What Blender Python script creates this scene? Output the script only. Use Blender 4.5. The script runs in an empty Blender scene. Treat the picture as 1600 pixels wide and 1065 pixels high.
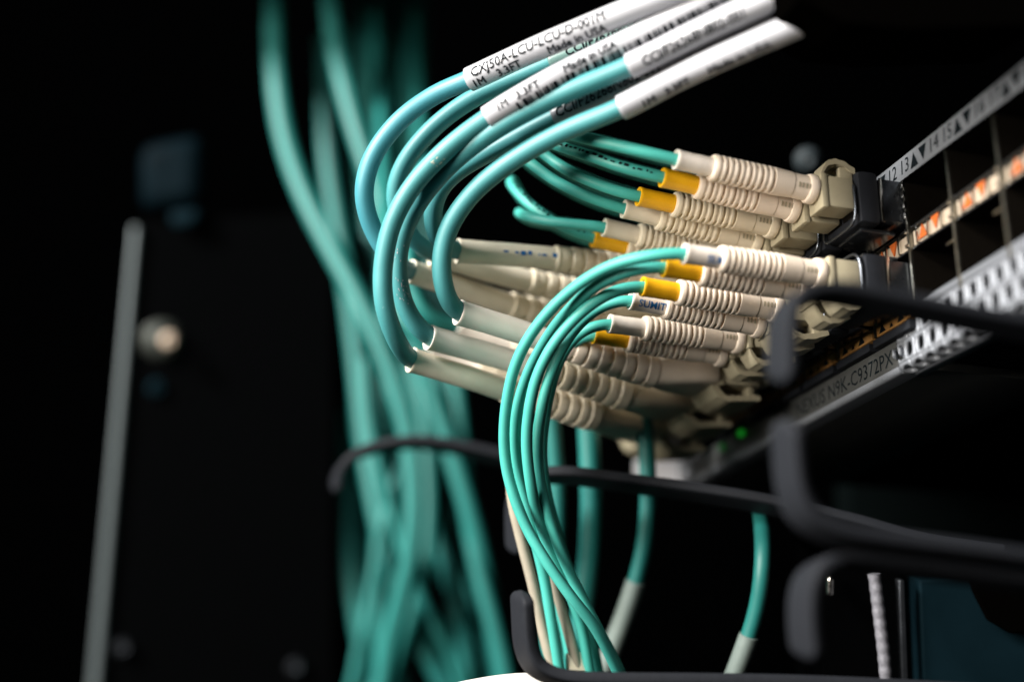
import bpy, math, random
import numpy as np
from mathutils import Vector, Matrix
random.seed(4); RNG = np.random.default_rng(4)
SC = bpy.context.scene
COL = SC.collection
MM = 0.001
# ------------------------------------------------------------------ camera
# world axes: X runs along the switch front (towards the camera side), Y into the rack, Z up; millimetres below
F = 2155.0; CX, CY = 800.0, 532.5; H = 43.7
T = np.array([693., 745., 2155.]); T /= np.linalg.norm(T)
U = np.array([0., 6232., -2155.]); U -= T*np.dot(T, U); U /= np.linalg.norm(U)
N = np.cross(T, U)
P0 = np.array([(1408-CX)/F*282., (CY-246)/F*282., -282.])
W2C = np.stack([T, -N, U], 1)
ORG = P0 - H*U
def P(px, py, d):                      # the point d mm in front of the lens plane seen at (px, py)
    c = np.array([(px-CX)/F*d, (CY-py)/F*d, -d]); return W2C.T @ (c-ORG)
def onplane(px, py, axis, val):        # where that sight line meets X, Y or Z = val
    d = np.array([(px-CX)/F, (CY-py)/F, -1.]); o = -W2C.T@ORG; dd = W2C.T@d
    t = (val-o[axis])/dd[axis]; return o+dd*t
EYE = -W2C.T @ ORG
cam = bpy.data.cameras.new('camera'); co = bpy.data.objects.new('camera', cam); COL.objects.link(co)
M = Matrix(W2C.T.tolist()).to_4x4(); M.translation = Vector((EYE*MM).tolist()); co.matrix_world = M
cam.sensor_width = 36; cam.lens = F/1600*36; cam.clip_start = 0.005; cam.clip_end = 30
cam.dof.use_dof = True; cam.dof.focus_distance = 0.285; cam.dof.aperture_fstop = 4.2; cam.dof.aperture_blades = 0
SC.camera = co
# ------------------------------------------------------------------ world, lamps, exposure
w = bpy.data.worlds.new('World'); SC.world = w; w.use_nodes = True
w.node_tree.nodes['Background'].inputs[0].default_value = (0.35, 0.55, 0.7, 1)
w.node_tree.nodes['Background'].inputs[1].default_value = 0.003
def lamp(name, pos_c, tgt_px, size, power, col, sy=None):
    l = bpy.data.lights.new(name, 'AREA'); l.energy = power; l.color = col
    l.shape = 'RECTANGLE'; l.size = size*MM; l.size_y = (sy or size)*MM
    o = bpy.data.objects.new(name, l); COL.objects.link(o)
    p = Vector(((W2C.T@(np.array(pos_c, float)-ORG))*MM).tolist()); t = Vector((P(*tgt_px)*MM).tolist())
    o.location = p; o.rotation_euler = (t-p).to_track_quat('-Z', 'Y').to_euler(); return o
KEY = (-580, 445, -50)
lamp('key_lamp', KEY, (860, 450, 300), 170, 18, (1.0, 0.965, 0.93), 170)
lamp('second_lamp', (-330, 600, 260), (900, 500, 300), 260, 3.5, (1.0, 0.97, 0.93), 260)
lamp('side_fill', (-480, 165, 110), (950, 560, 300), 220, 6.2, (1.0, 0.93, 0.84), 240)  # unseen fill, added to brighten the lower boots and undersides
SC.view_settings.view_transform = 'Standard'; SC.view_settings.look = 'None'
SC.view_settings.exposure = 0; SC.view_settings.gamma = 1
try: SC.cycles.max_bounces = 8; SC.cycles.use_denoising = True
except Exception: pass
# ------------------------------------------------------------------ materials
def mat(name, col, rough=0.5, metal=0.0, var=0.06, scale=900, bump=0.0, bscale=3000, coat=0.0, sss=0.0, emit=None, spec=0.5, fleck=None, edge=None):
    m = bpy.data.materials.new(name); m.use_nodes = True; nt = m.node_tree; b = nt.nodes['Principled BSDF']
    N_ = nt.nodes.new; L = nt.links.new
    tc = N_('ShaderNodeTexCoord'); nz = N_('ShaderNodeTexNoise'); nz.inputs['Scale'].default_value = scale; nz.inputs['Detail'].default_value = 4
    L(tc.outputs['Object'], nz.inputs['Vector'])
    mix = N_('ShaderNodeMix'); mix.data_type = 'RGBA'
    mix.inputs[6].default_value = (*[c*(1-var*2) for c in col], 1); mix.inputs[7].default_value = (*[min(1, c*(1+var*2)) for c in col], 1)
    L(nz.outputs['Fac'], mix.inputs[0]); out = mix.outputs[2]
    if fleck:
        n2 = N_('ShaderNodeTexNoise'); n2.inputs['Scale'].default_value = fleck[1]; n2.inputs['Detail'].default_value = 6; n2.inputs['Roughness'].default_value = .7
        L(tc.outputs['Object'], n2.inputs['Vector'])
        cr = N_('ShaderNodeValToRGB'); cr.color_ramp.elements[0].position = fleck[2]; cr.color_ramp.elements[1].position = fleck[2]+.04
        L(n2.outputs['Fac'], cr.inputs[0]); mx = N_('ShaderNodeMix'); mx.data_type = 'RGBA'
        mu = N_('ShaderNodeMath'); mu.operation = 'MULTIPLY'; mu.inputs[1].default_value = fleck[3]; L(cr.outputs[0], mu.inputs[0])
        L(mu.outputs[0], mx.inputs[0]); L(out, mx.inputs[6]); mx.inputs[7].default_value = (*fleck[0], 1); out = mx.outputs[2]
    L(out, b.inputs['Base Color'])
    b.inputs['Roughness'].default_value = rough; b.inputs['Metallic'].default_value = metal
    rr = N_('ShaderNodeMapRange'); rr.inputs[3].default_value = max(0.03, rough-.07); rr.inputs[4].default_value = min(1, rough+.09)
    L(nz.outputs['Fac'], rr.inputs[0]); L(rr.outputs[0], b.inputs['Roughness'])
    b.inputs['Specular IOR Level'].default_value = spec
    if coat: b.inputs['Coat Weight'].default_value = coat; b.inputs['Coat Roughness'].default_value = .25
    if sss:
        b.inputs['Subsurface Weight'].default_value = sss; b.inputs['Subsurface Radius'].default_value = (.6, .6, .5); b.inputs['Subsurface Scale'].default_value = .0012
    if bump:
        n3 = N_('ShaderNodeTexNoise'); n3.inputs['Scale'].default_value = bscale; n3.inputs['Detail'].default_value = 3
        L(tc.outputs['Object'], n3.inputs['Vector']); bp = N_('ShaderNodeBump'); bp.inputs['Strength'].default_value = bump; bp.inputs['Distance'].default_value = .0001
        L(n3.outputs['Fac'], bp.inputs['Height']); L(bp.outputs[0], b.inputs['Normal'])
    if emit: b.inputs['Emission Color'].default_value = (*emit[0], 1); b.inputs['Emission Strength'].default_value = emit[1]
    return m
AQUA = mat('aqua_jacket', (0.05, 0.36, 0.305), .5, var=.08, scale=160, bump=.12, bscale=1400, sss=.12)
AQUA_B = mat('aqua_jacket_thick', (0.05, 0.235, 0.245), .49, var=.09, scale=130, bump=.15, bscale=1200, sss=.12, fleck=((.75, .85, .82), 900, .70, .5))
AQUA_1 = mat('blue_aqua_jacket', (0.045, 0.225, 0.27), .49, var=.09, scale=130, bump=.15, bscale=1200, sss=.12)
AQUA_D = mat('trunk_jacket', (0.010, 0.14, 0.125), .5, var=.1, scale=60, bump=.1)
CORDM = mat('cream_jacket', (0.30, 0.27, 0.21), .5, var=.12, scale=300)
IVORY = mat('ivory_boot', (0.80, 0.69, 0.57), .44, var=.05, scale=300, bump=.15, bscale=2500, sss=.15)
CREAM = mat('cream_boot', (0.74, 0.66, 0.51), .46, var=.05, scale=250, bump=.2, bscale=1800, sss=.12)
OLIVE = mat('beige_housing', (0.36, 0.32, 0.22), .40, var=.05, scale=400, bump=.15, bscale=2500)
SLEEVE = mat('white_heatshrink', (0.80, 0.73, 0.65), .42, var=.04, scale=250, bump=.2, bscale=1500, sss=.15)
SLEEVE_G = mat('translucent_grey_sleeve', (0.74, 0.67, 0.54), .40, var=.07, scale=200, bump=.25, bscale=1300, sss=.1)
YELLOW = mat('yellow_heatshrink', (0.86, 0.45, 0.008), .38, var=.05, scale=250, bump=.15, bscale=1500, sss=.1)
LABEL = mat('label_film', (0.37, 0.375, 0.40), .42, var=.04, scale=150, bump=.1, bscale=700, coat=.3)
LABEL_C = mat('shaded_clear_film', (0.13, 0.23, 0.21), .3, var=.06, scale=150, coat=.4)  # clear film, its tone darkened to hold the shade on that label
INK = mat('black_ink', (0.006, 0.009, 0.011), .8, spec=.04)
INK_B = mat('blue_ink', (0.015, 0.13, 0.36), .7, spec=.1)
BLACK = mat('black_plastic', (0.0007, 0.0006, 0.0005), .7, spec=.0)
BLACKG = mat('satin_black_plastic', (0.013, 0.0145, 0.018), .6, bump=.35, bscale=1500, spec=.12)
STEELD = mat('dark_plated_steel', (0.10, 0.11, 0.125), .24, metal=.9, var=.1, scale=400)
CHROME = mat('bright_steel', (0.75, 0.72, 0.66), .18, metal=1, var=.06)
TIN = mat('tin_plated_cage', (0.30, 0.29, 0.25), .30, metal=1, var=.12, scale=500)
SILVER = mat('silver_paint', (0.22, 0.235, 0.26), .45, metal=.35, var=.16, scale=2600, bump=.5, bscale=5000)
DARKPORT = mat('port_interior', (0.004, 0.003, 0.002), .6, spec=.08)
GASKET = mat('cream_light_pipe', (0.34, 0.28, 0.21), .5, var=.08)
ORANGE = mat('orange_arrow', (0.42, 0.09, 0.012), .5)
TAN = mat('tan_light_pipe', (0.42, 0.21, 0.06), .5, var=.12, scale=1500)
RACK = mat('rack_paint', (0.0008, 0.0009, 0.0010), .7, bump=.2, spec=.0)
RACK_B = mat('blue_black_panel', (0.0025, 0.0085, 0.012), .6, var=.2, scale=80, bump=.2, spec=.02)
ALU = mat('brushed_edge', (0.085, 0.105, 0.11), .5, metal=.3)
WHITEP = mat('white_pvc', (0.6, 0.56, 0.52), .5)
GREEN = mat('green_led', (0.02, 0.3, 0.05), .3, emit=((0.02, 0.9, 0.05), .16))
GREEN2 = mat('dim_green_led', (0.02, 0.2, 0.05), .3, emit=((0.01, 0.5, 0.05), .10))
# ------------------------------------------------------------------ object helpers
def tag(o, label=None, cat=None, group=None, kind=None):
    if label: o['label'] = label
    if cat: o['category'] = cat
    if group: o['group'] = group
    if kind: o['kind'] = kind
    return o
def thing(name, base, label, cat, group=None):
    o = bpy.data.objects.new(name, None); COL.objects.link(o); o.empty_display_size = .005
    o.location = Vector((np.array(base, float)*MM).tolist()); return tag(o, label, cat, group)
def wloc(o):
    v = Vector(o.location)
    while o.parent: o = o.parent; v = v+Vector(o.location)
    return np.array(v)/MM
class MB:
    def __init__(s): s.v = []; s.f = []
    def add(s, v, f):
        k = len(s.v); s.v += [tuple(p) for p in v]; s.f += [tuple(i+k for i in q) for q in f]; return s
    def box(s, x0, x1, y0, y1, z0, z1, b=0.0):
        b = min(b, abs(x1-x0)*.4, abs(y1-y0)*.4, abs(z1-z0)*.4)
        if b <= 0:
            v = [(x, y, z) for x in (x0, x1) for y in (y0, y1) for z in (z0, z1)]
            return s.add(v, [(0, 1, 3, 2), (4, 6, 7, 5), (0, 4, 5, 1), (2, 3, 7, 6), (0, 2, 6, 4), (1, 5, 7, 3)])
        import bmesh
        bm = bmesh.new(); bmesh.ops.create_cube(bm, size=1)
        for q in bm.verts: q.co = Vector(((x0+x1)/2+q.co.x*(x1-x0), (y0+y1)/2+q.co.y*(y1-y0), (z0+z1)/2+q.co.z*(z1-z0)))
        bmesh.ops.bevel(bm, geom=bm.edges[:], offset=b, segments=2, profile=.6, affect='EDGES')
        bm.verts.index_update(); v = [tuple(q.co) for q in bm.verts]; f = [tuple(q.index for q in g.verts) for g in bm.faces]; bm.free()
        return s.add(v, f)
    def xform(s, fn): s.v = [tuple(fn(np.array(p, float))) for p in s.v]; return s
    def mesh(s, name, m, loc=(0, 0, 0), smooth=40):
        me = bpy.data.meshes.new(name); a = (np.array(s.v, float)-np.array(loc))*MM
        me.from_pydata(a.tolist(), [], s.f); me.materials.append(m)
        if smooth:
            me.polygons.foreach_set('use_smooth', [True]*len(me.polygons)); me.set_sharp_from_angle(angle=math.radians(smooth))
        me.update(); return me
    def build(s, name, m, parent=None, smooth=40):
        loc = wloc(parent) if parent else np.zeros(3)
        if not parent:
            loc = np.array(s.v, float).mean(0); loc[2] = np.array(s.v, float)[:, 2].min()
        o = bpy.data.objects.new(name, s.mesh(name, m, loc, smooth)); COL.objects.link(o)
        if parent: o.parent = parent
        else: o.location = Vector((loc*MM).tolist())
        return o
class Path:
    def __init__(s, pts, smooth=6, step=.5):
        pts = [np.array(p, float) for p in pts]
        q = [2*pts[0]-pts[1]]+pts+[2*pts[-1]-pts[-2]]; out = []
        for i in range(1, len(q)-2):
            a, b, c, d = q[i-1:i+3]; n = max(2, int(np.linalg.norm(c-b)/step))
            for k in range(n):
                t = k/n; out.append(.5*((2*b)+(c-a)*t+(2*a-5*b+4*c-d)*t*t+(3*b-a-3*c+d)*t**3))
        out.append(q[-2]); a = np.array(out)
        for _ in range(smooth*6):
            a[1:-1] = .25*a[:-2]+.5*a[1:-1]+.25*a[2:]
        s.p = a; d = np.linalg.norm(np.diff(a, axis=0), axis=1); s.s = np.concatenate([[0], np.cumsum(d)]); s.L = s.s[-1]
        t = np.gradient(a, axis=0); t /= np.linalg.norm(t, axis=1)[:, None]; s.t = t
        n = EYE-a[0]; n -= t[0]*np.dot(n, t[0]); n /= np.linalg.norm(n); ns = [n]
        for i in range(1, len(a)):
            n = ns[-1]-t[i]*np.dot(ns[-1], t[i]); ns.append(n/np.linalg.norm(n))
        s.n = np.array(ns)
    def at(s, u):
        u0 = min(max(u, 0), s.L)
        f = [np.array([np.interp(u0, s.s, c[:, k]) for k in range(3)]) for c in (s.p, s.t, s.n)]
        t = f[1]/np.linalg.norm(f[1]); n = f[2]-t*np.dot(f[2], t); n /= np.linalg.norm(n)
        return f[0]+t*(u-u0), t, n, np.cross(t, n)
    def idx(s, px, py):               # arc length of the point seen nearest (px,py)
        c = (W2C@s.p.T).T+ORG; x = CX+F*c[:, 0]/-c[:, 2]; y = CY-F*c[:, 1]/-c[:, 2]
        return s.s[np.argmin((x-px)**2+(y-py)**2)]
def sweep(path, prof, nth=24, cap=True):
    """prof: [(s, r or f(theta))]; returns MB"""
    m = MB(); th = [2*math.pi*k/nth for k in range(nth)]; v = []; f = []
    for (s_, r) in prof:
        p, t, n, b = path.at(s_)
        for a in th:
            rr = r(a) if callable(r) else r; v.append(p+(n*math.cos(a)+b*math.sin(a))*rr)
    for i in range(len(prof)-1):
        for k in range(nth):
            k2 = (k+1) % nth; f.append((i*nth+k, i*nth+k2, (i+1)*nth+k2, (i+1)*nth+k))
    if cap: f.append(tuple(range(nth))[::-1]); f.append(tuple((len(prof)-1)*nth+k for k in range(nth)))
    return m.add(v, f)
def tube(path, r, s0=0, s1=None, step=1.5, nth=20, wob=0.0):
    s1 = path.L if s1 is None else s1; n = max(2, int((s1-s0)/step)); ph = RNG.random()*6
    return sweep(path, [(s0+(s1-s0)*i/n, r*(1+wob*math.sin(ph+i*.23)+wob*.6*math.sin(ph*2+i*.71))) for i in range(n+1)], nth)
_tc = {}
def text2d(txt, size, bold=0.0, shear=0.0, cut=.22):
    """mesh outline of the text in mm: verts (x,y), faces; bisected so that it can wrap"""
    import bmesh
    c = bpy.data.curves.new('t', 'FONT'); c.body = txt; c.size = 1; c.resolution_u = 2; c.offset = bold/size; c.shear = shear
    o = bpy.data.objects.new('t', c); COL.objects.link(o); bpy.context.view_layer.update()
    me = bpy.data.meshes.new_from_object(o.evaluated_get(bpy.context.evaluated_depsgraph_get())); bpy.data.objects.remove(o); bpy.data.curves.remove(c)
    bm = bmesh.new(); bm.from_mesh(me); bpy.data.meshes.remove(me)
    for v in bm.verts: v.co *= size
    if cut:
        ys = [v.co.y for v in bm.verts]; y = min(ys)+cut
        while y < max(ys):
            bmesh.ops.bisect_plane(bm, geom=bm.verts[:]+bm.edges[:]+bm.faces[:], plane_co=(0, y, 0), plane_no=(0, 1, 0)); y += cut
        xs = [v.co.x for v in bm.verts]; x = min(xs)+.8
        while x < max(xs):
            bmesh.ops.bisect_plane(bm, geom=bm.verts[:]+bm.edges[:]+bm.faces[:], plane_co=(x, 0, 0), plane_no=(1, 0, 0)); x += .8
    bmesh.ops.triangulate(bm, faces=bm.faces[:])
    bm.verts.index_update(); v = [(q.co.x, q.co.y) for q in bm.verts]; f = [tuple(q.index for q in g.verts) for g in bm.faces]; bm.free()
    return v, f
def rect2d(x0, x1, y0, y1, n=6):
    v = []; f = []
    for i in range(n+1): y = y0+(y1-y0)*i/n; v += [(x0, y), (x1, y)]
    for i in range(n): f.append((2*i, 2*i+1, 2*i+3, 2*i+2))
    return v, f
def wrap(path, vf, s0, r, a0, flip=False):
    """a0: angle of the base line round the tube, measured from the camera-facing line, + = up in the picture"""
    v, f = vf; out = []
    up = W2C.T@np.array([0, 1., 0])
    for x, y in v:
        s_ = s0+(-x if flip else x); p, t, n, b = path.at(s_)
        n = EYE-p; n -= t*np.dot(n, t); n /= np.linalg.norm(n); b = np.cross(t, n)
        if np.dot(b, up) < 0: b = -b
        a = a0+y/r; out.append(p+(n*math.cos(a)+b*math.sin(a))*(r+.09))
    return MB().add(out, f)
def flat(vf, org, ex, ey):
    v, f = vf; org = np.array(org, float); ex = np.array(ex, float); ey = np.array(ey, float)
    return MB().add([org+ex*x+ey*y for x, y in v], f)
def extrude_poly(pts, x0, x1, axes=(1, 2, 0)):
    n = len(pts); v = []
    for x in (x0, x1):
        for a, b in pts:
            q = [0, 0, 0]; q[axes[0]] = a; q[axes[1]] = b; q[axes[2]] = x; v.append(q)
    return MB().add(v, [tuple(range(n)), tuple(range(n, 2*n))[::-1]]+[(i, i+n, (i+1) % n+n, (i+1) % n) for i in range(n)])
# ------------------------------------------------------------------ the switch
PITCH = 15.0; UZ, LZ = 34.0, 16.2
sw = thing('network_switch', (0, 100, 0), 'silver rack switch seen from below, its port numbers 13 to 17 at right', 'network switch')
XL, XR = -112, 92
MB().box(XL+1, XR, 42, 300, 3.2, H-.6, .3).build('chassis', RACK, sw)
b = MB().box(XL, XR, 0, 60, 38.6, H, .35); strip = b.build('label_strip', SILVER, sw)
MB().box(XL, XR, -.35, 40, 38.0, 38.55, .1).build('black_trim', BLACK, sw)
tx = []
for k in range(-1, 6):
    x = k*PITCH; a, c = 13+2*k, 14+2*k
    for s_, xx in ((str(a), -1.1), (str(c), 9.3)):
        tx.append(flat(text2d(s_, 4.3, cut=0, shear=.12), (x+xx, -.06, 39.9), (.85, 0, 0), (0, 0, 1)))
    tx.append(MB().add([(x+2.9, -.06, 39.6), (x+5.7, -.06, 39.6), (x+4.3, -.06, 42.8)], [(0, 1, 2)]))
    tx.append(MB().add([(x+6.1, -.06, 42.8), (x+8.9, -.06, 42.8), (x+7.5, -.06, 39.6)], [(0, 2, 1)]))
m = MB()
for q in tx: m.add(q.v, q.f)
m.build('port_numbers', INK, strip, smooth=0)
def cage(x, z0, z1):
    m = MB(); x0, x1 = x+.45, x+PITCH-.45; D = 41
    v = [(x0, .1, z0), (x1, .1, z0), (x1, .1, z1), (x0, .1, z1), (x0, D, z0), (x1, D, z0), (x1, D, z1), (x0, D, z1)]
    return m.add(v, [(0, 1, 5, 4), (1, 2, 6, 5), (2, 3, 7, 6), (3, 0, 4, 7), (4, 5, 6, 7)])
for k in range(-6, 6):
    x = k*PITCH
    dv = MB().box(x-.35, x+.35, -.4, 40, 9.6, 37.9, .12).build('cage_divider', TIN, sw)
    c = cage(x, 28.2, 37.9).build('port_cage', DARKPORT, sw, smooth=0); c = cage(x, 12.2, 23.2).build('port_cage', DARKPORT, sw, smooth=0)
    if k >= -1:
        g = extrude_poly([(.6, 24.0), (2.2, 23.6), (6, 23.8), (6, 27.8), (2.0, 27.7), (.6, 27.0)], x+.6, x+PITCH-.6).build('light_pipe', GASKET, sw, 30)
        for q, up in ((4.2, True), (8.6, False)):
            z0, z1 = (24.4, 27.2) if up else (27.2, 24.4)
            extrude_poly([(x+q-1.3, z0), (x+q+1.3, z0), (x+q, z1)], .25, .58, axes=(0, 2, 1)).build('arrow', ORANGE, g, 0)
        for q in (2.6, 6.4, 11.0):
            MB().box(x+q-.28, x+q+.28, -.15, .5, 23.7, 27.6, .14).build('spring_tab', CHROME, sw)
        MB().box(x+PITCH-.6, x+PITCH+.3, -.9, -.2, 26.8, 27.6, .25).build('rivet', CHROME, sw)
        MB().box(x+PITCH-.6, x+PITCH+.3, -.9, -.2, 23.6, 24.4, .25).build('rivet', CHROME, sw)
        MB().box(x+.2, x+PITCH-.2, .3, 38, 23.25, 23.55, 0).build('cage_shelf', STEELD, sw)
        MB().box(x+.2, x+PITCH-.2, .3, 38, 27.95, 28.15, 0).build('cage_shelf', STEELD, sw)
        MB().box(x+11.2, x+PITCH-.5, .2, .7, 19.6, 20.1, .1).build('spring_finger', CHROME, sw)
# nicks in the divider beside port 13
for z in (30, 32.3, 34.6, 36.8):
    MB().box(-.5, .5, -.75, -.42, z, z+1.3, .1).build('spring_finger', CHROME, sw)
# tan light pipes under the lower ports, one per plugged column
for k in range(-6, 0):
    x = k*PITCH
    g = MB().box(x+.9, x+PITCH-.9, -.5, 3, 9.4, 11.9, .15).build('tan_light_pipe', TAN, sw)
    t = MB()
    for q, s_ in ((3.2, 1), (6.6, .55), (10.0, 1)):
        t.add([(x+q-1.3*s_, -.56, 9.8), (x+q+1.3*s_, -.56, 9.8), (x+q, -.56, 9.8+1.8*s_)], [(0, 1, 2)])
    t.build('arrow', INK, g, 0)
    MB().box(x+.7, x+PITCH-.7, -1.5, 2, 6.9, 8.6, .2).build('port_shroud', BLACKG, sw)
# lower band with the model name, then the silver lip
band = MB().box(XL, -8.2, 0, 40, 1.4, 6.8, .2).build('name_band', mat('shaded_band_silver', (.05, .052, .05), .5, metal=.2, var=.15, scale=2600), sw)  # silver band like the lip; its shade is put into this darker colour
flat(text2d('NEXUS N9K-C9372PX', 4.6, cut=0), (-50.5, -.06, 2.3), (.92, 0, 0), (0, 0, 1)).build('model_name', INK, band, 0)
lip = [(0, 1.35)]+[(1.2-1.2*math.cos(a), 1.2-1.2*math.sin(a)) for a in np.linspace(0, math.pi/2, 7)]+[(4.6, 0), (4.9, .4), (4.9, 3), (2, 3), (2, 1.35)]
extrude_poly(lip, XL, -8.2).build('bottom_lip', SILVER, sw, 30)
extrude_poly([(-13, 0), (4, 0), (4, 9), (-10.5, 9), (-13, 7)], XL-5.5, XL-.3).build('rack_ear', mat('white_ear_paint', (.85, .85, .9), .4), sw, 30)
MB().box(XL-.2, XL+6, -2.5, -.1, .5, 6.5, .8).build('ear_bracket', SILVER, sw)
# vented corner: slots in front, ring holes round the edge
RC = 1.4
def prof(v):                           # v: distance down the front from Z=12, round the corner, back underneath
    v1 = 12-RC
    if v <= v1: return (0, 12-v)
    v -= v1; q = RC*math.pi/2
    if v <= q: a = v/RC; return (RC-RC*math.cos(a), RC-RC*math.sin(a))
    return (RC+v-q, 0)
def cell(m, u0, u1, v0, v1, hw, hh, pw, nper=6):
    o = []; cu, cv = (u0+u1)/2, (v0+v1)/2
    for i in range(nper): o.append((u0+(u1-u0)*i/nper, v0))
    for i in range(nper): o.append((u1, v0+(v1-v0)*i/nper))
    for i in range(nper): o.append((u1-(u1-u0)*i/nper, v1))
    for i in range(nper): o.append((u0, v1-(v1-v0)*i/nper))
    n = len(o)
    if hw:
        inn = []
        for (a, c) in o:
            an = math.atan2((c-cv)/(v1-v0), (a-cu)/(u1-u0)); ca, sa = math.cos(an), math.sin(an)
            inn.append((cu+hw*math.copysign(abs(ca)**(2/pw), ca), cv+hh*math.copysign(abs(sa)**(2/pw), sa)))
        vv = o+inn; fs = [(i, (i+1) % n, (i+1) % n+n, i+n) for i in range(n)]
    else:
        vv = [(u0, v0), (u1, v0), (u1, v1), (u0, v1)]; fs = [(0, 1, 2, 3)]
    m.add([(a, *prof(c)) for a, c in vv], fs)
m = MB(); x = -8.0
cell(m, x, XR, 0, 1.8, 0, 0, 0)
pv = 4.0; n = int((XR-x)/pv)
for i in range(n):
    cell(m, x+i*pv, x+(i+1)*pv, 1.8, 6.0, 1.1, 1.35, 5)
    cell(m, x+(i-.5)*pv+(.5*pv if i == 0 else 0), x+(i+.5)*pv, 6.0, 10.4, 1.2, 1.5, 2.4)
    cell(m, x+i*pv, x+(i+1)*pv, 10.4, 14.6, 1.3, 1.55, 2.6)
cell(m, x, XR, 14.6, 17.5, 0, 0, 0)
vp = m.build('vent_panel', SILVER, sw, 35)
md = vp.modifiers.new('thickness', 'SOLIDIFY'); md.thickness = .0011; md.offset = -1 if False else 1
MB().box(-7.5, XR-1, 3.4, 40, 3.2, 11.8, 0).build('vent_cavity', DARKPORT, sw, 0)
pl = onplane(1158, 677, 1, -.3); MB().box(pl[0]-1, pl[0]+1, -.8, .2, pl[2]-.6, pl[2]+.8, .3).build('status_light', GREEN, sw)
pl = onplane(1128, 699, 1, -.3); MB().box(pl[0]-1, pl[0]+1, -.8, .2, pl[2]-.6, pl[2]+.8, .3).build('status_light', GREEN2, sw)
# ------------------------------------------------------------------ transceivers in the six plugged columns
def sfp_parts(root, flip):
    L0 = wloc(root)
    def put(m, name, mm_, par=None, sm=35):
        def fn(p):
            q = p.copy()
            if flip: q[2] = -q[2]
            return q+L0
        m.xform(fn); return m.build(name, mm_, par or root, sm)
    body = put(MB().box(-6.7, 6.7, -5.2, 34, -4.6, 4.6, .35), 'body', STEELD)
    put(MB().box(-7.05, 7.05, -10.2, -5.4, -5.6, 5.9, 1.3), 'front_block', BLACKG)
    put(MB().box(-5.9, -.4, -10.45, -10.22, -3.4, 3.2, .1), 'receptacle', DARKPORT)
    put(MB().box(.4, 5.9, -10.45, -10.22, -3.4, 3.2, .1), 'receptacle', DARKPORT)
    pts = [(-6.2, -10.9, 2.5), (-6.4, -11.0, -3.2), (-5.4, -11.3, -5.6), (0, -11.4, -6.1), (5.4, -11.3, -5.6), (6.4, -11.0, -3.2), (6.2, -10.9, 2.5)]
    put(tube(Path(pts, 1), .32, nth=10, step=.8), 'bail_wire', STEELD, sm=60)
    put(MB().box(7.06, 7.3, -5.7, -5.0, -5.2, 4.4, .08), 'seam_strip', CHROME)
    put(MB().box(-4.5, 4.5, -9, -1, -6.6, -5.6, .4), 'release_slide', STEELD)
    return root
sfps = []
names = {0: 'nearest', 1: 'second', 2: 'third', 3: 'fourth', 4: 'fifth', 5: 'farthest'}
for k in range(6):
    for row, z in (('upper', UZ), ('lower', LZ)):
        lb = {('upper', 0): 'dark metal transceiver beside the open port under number 13', ('lower', 0): 'transceiver at the right end of the lower row behind the black guide finger'}.get((row, k),
             f'dark metal transceiver in the {row} port row, {names[k]} from the open ports at right')
        tgt = (-PITCH*(k+.5), 0, z)
        if k == 0:
            r_ = thing('transceiver', tgt, lb, 'transceiver', 'transceivers plugged into the switch'); sfp_parts(r_, row == 'lower'); sfps.append(r_)
        else:
            src = sfps[0 if row == 'upper' else 1]; r_ = src.copy(); COL.objects.link(r_); r_.location = Vector((np.array(tgt)*MM).tolist()); r_['label'] = lb
            for ch in list(src.children):
                c = ch.copy(); COL.objects.link(c); c.parent = r_
# ------------------------------------------------------------------ connectors
def ribs(s0, L, n, r0, r1, depth, bridge=.62, g0=.48):
    out = []; p = L/n
    for i in range(n):
        a = s0+i*p; rr = r0+(r1-r0)*i/n
        for q, d in ((0.0, .10), (.06, 0), (g0, 0), (g0+.06, .10)): out.append((a+q*p, rr-d*1.0*(depth*.6)))
        ph = (i % 2)*math.pi/2
        def g(th, rr=rr, ph=ph):
            c = abs(math.cos(th-ph)); return rr-.10 if c > bridge+.14 else rr-depth
        out.append((a+(g0+.08)*p, g)); out.append((a+.94*p, g))
    out.append((s0+L, r1)); return out
def lc_housing(root, xc, yb, yf, zc, flip, latch=True):
    """single LC housing with trigger latch; yb = boot side, yf = transceiver side"""
    sg = -1 if flip else 1
    h = MB().box(xc-2.75, xc+2.75, yb+1.6, yf, zc-3.5, zc+3.3, .55)
    h.box(xc-2.9, xc+2.9, yb, yb+1.5, zc-3.9, zc+3.7, .5); h.box(xc-2.3, xc+2.3, yf-1, yf+3, zc-2.3, zc+2.3, .2)
    ho = h.build('housing', OLIVE, root)
    if not latch: return ho
    yb2 = yb+.6; top = []; L = yf-yb+1.0
    prof_ = [(-.3, 3.4), (.3, 5.0), (1.3, 6.6), (2.8, 7.3), (4.8, 7.2), (L-1.6, 6.2), (L-.8, 5.9)]
    for i in range(len(prof_)-1):
        a, c = prof_[i], prof_[i+1]
        for t in (0, .34, .67): top.append((yb2+a[0]+(c[0]-a[0])*t, a[1]+(c[1]-a[1])*t+(.18 if (t == .34 and 2 <= i <= 4) else 0)))
    top.append((yb2+prof_[-1][0], prof_[-1][1]))
    bot = [(y, z-1.2) for y, z in top[3:]][::-1]+[(yb2+2.0, 3.4)]
    pts = [(y, zc+sg*z) for y, z in top+bot]
    la = extrude_poly(pts, xc-2.4, xc+2.4); la.build('latch', OLIVE, ho, 25)
    MB().box(xc-2.0, xc+2.0, yf-2.6, yf+.4, zc+3.2 if sg > 0 else zc-5.9, zc+5.9 if sg > 0 else zc-3.2, .3).build('catch', OLIVE, ho)
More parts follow.
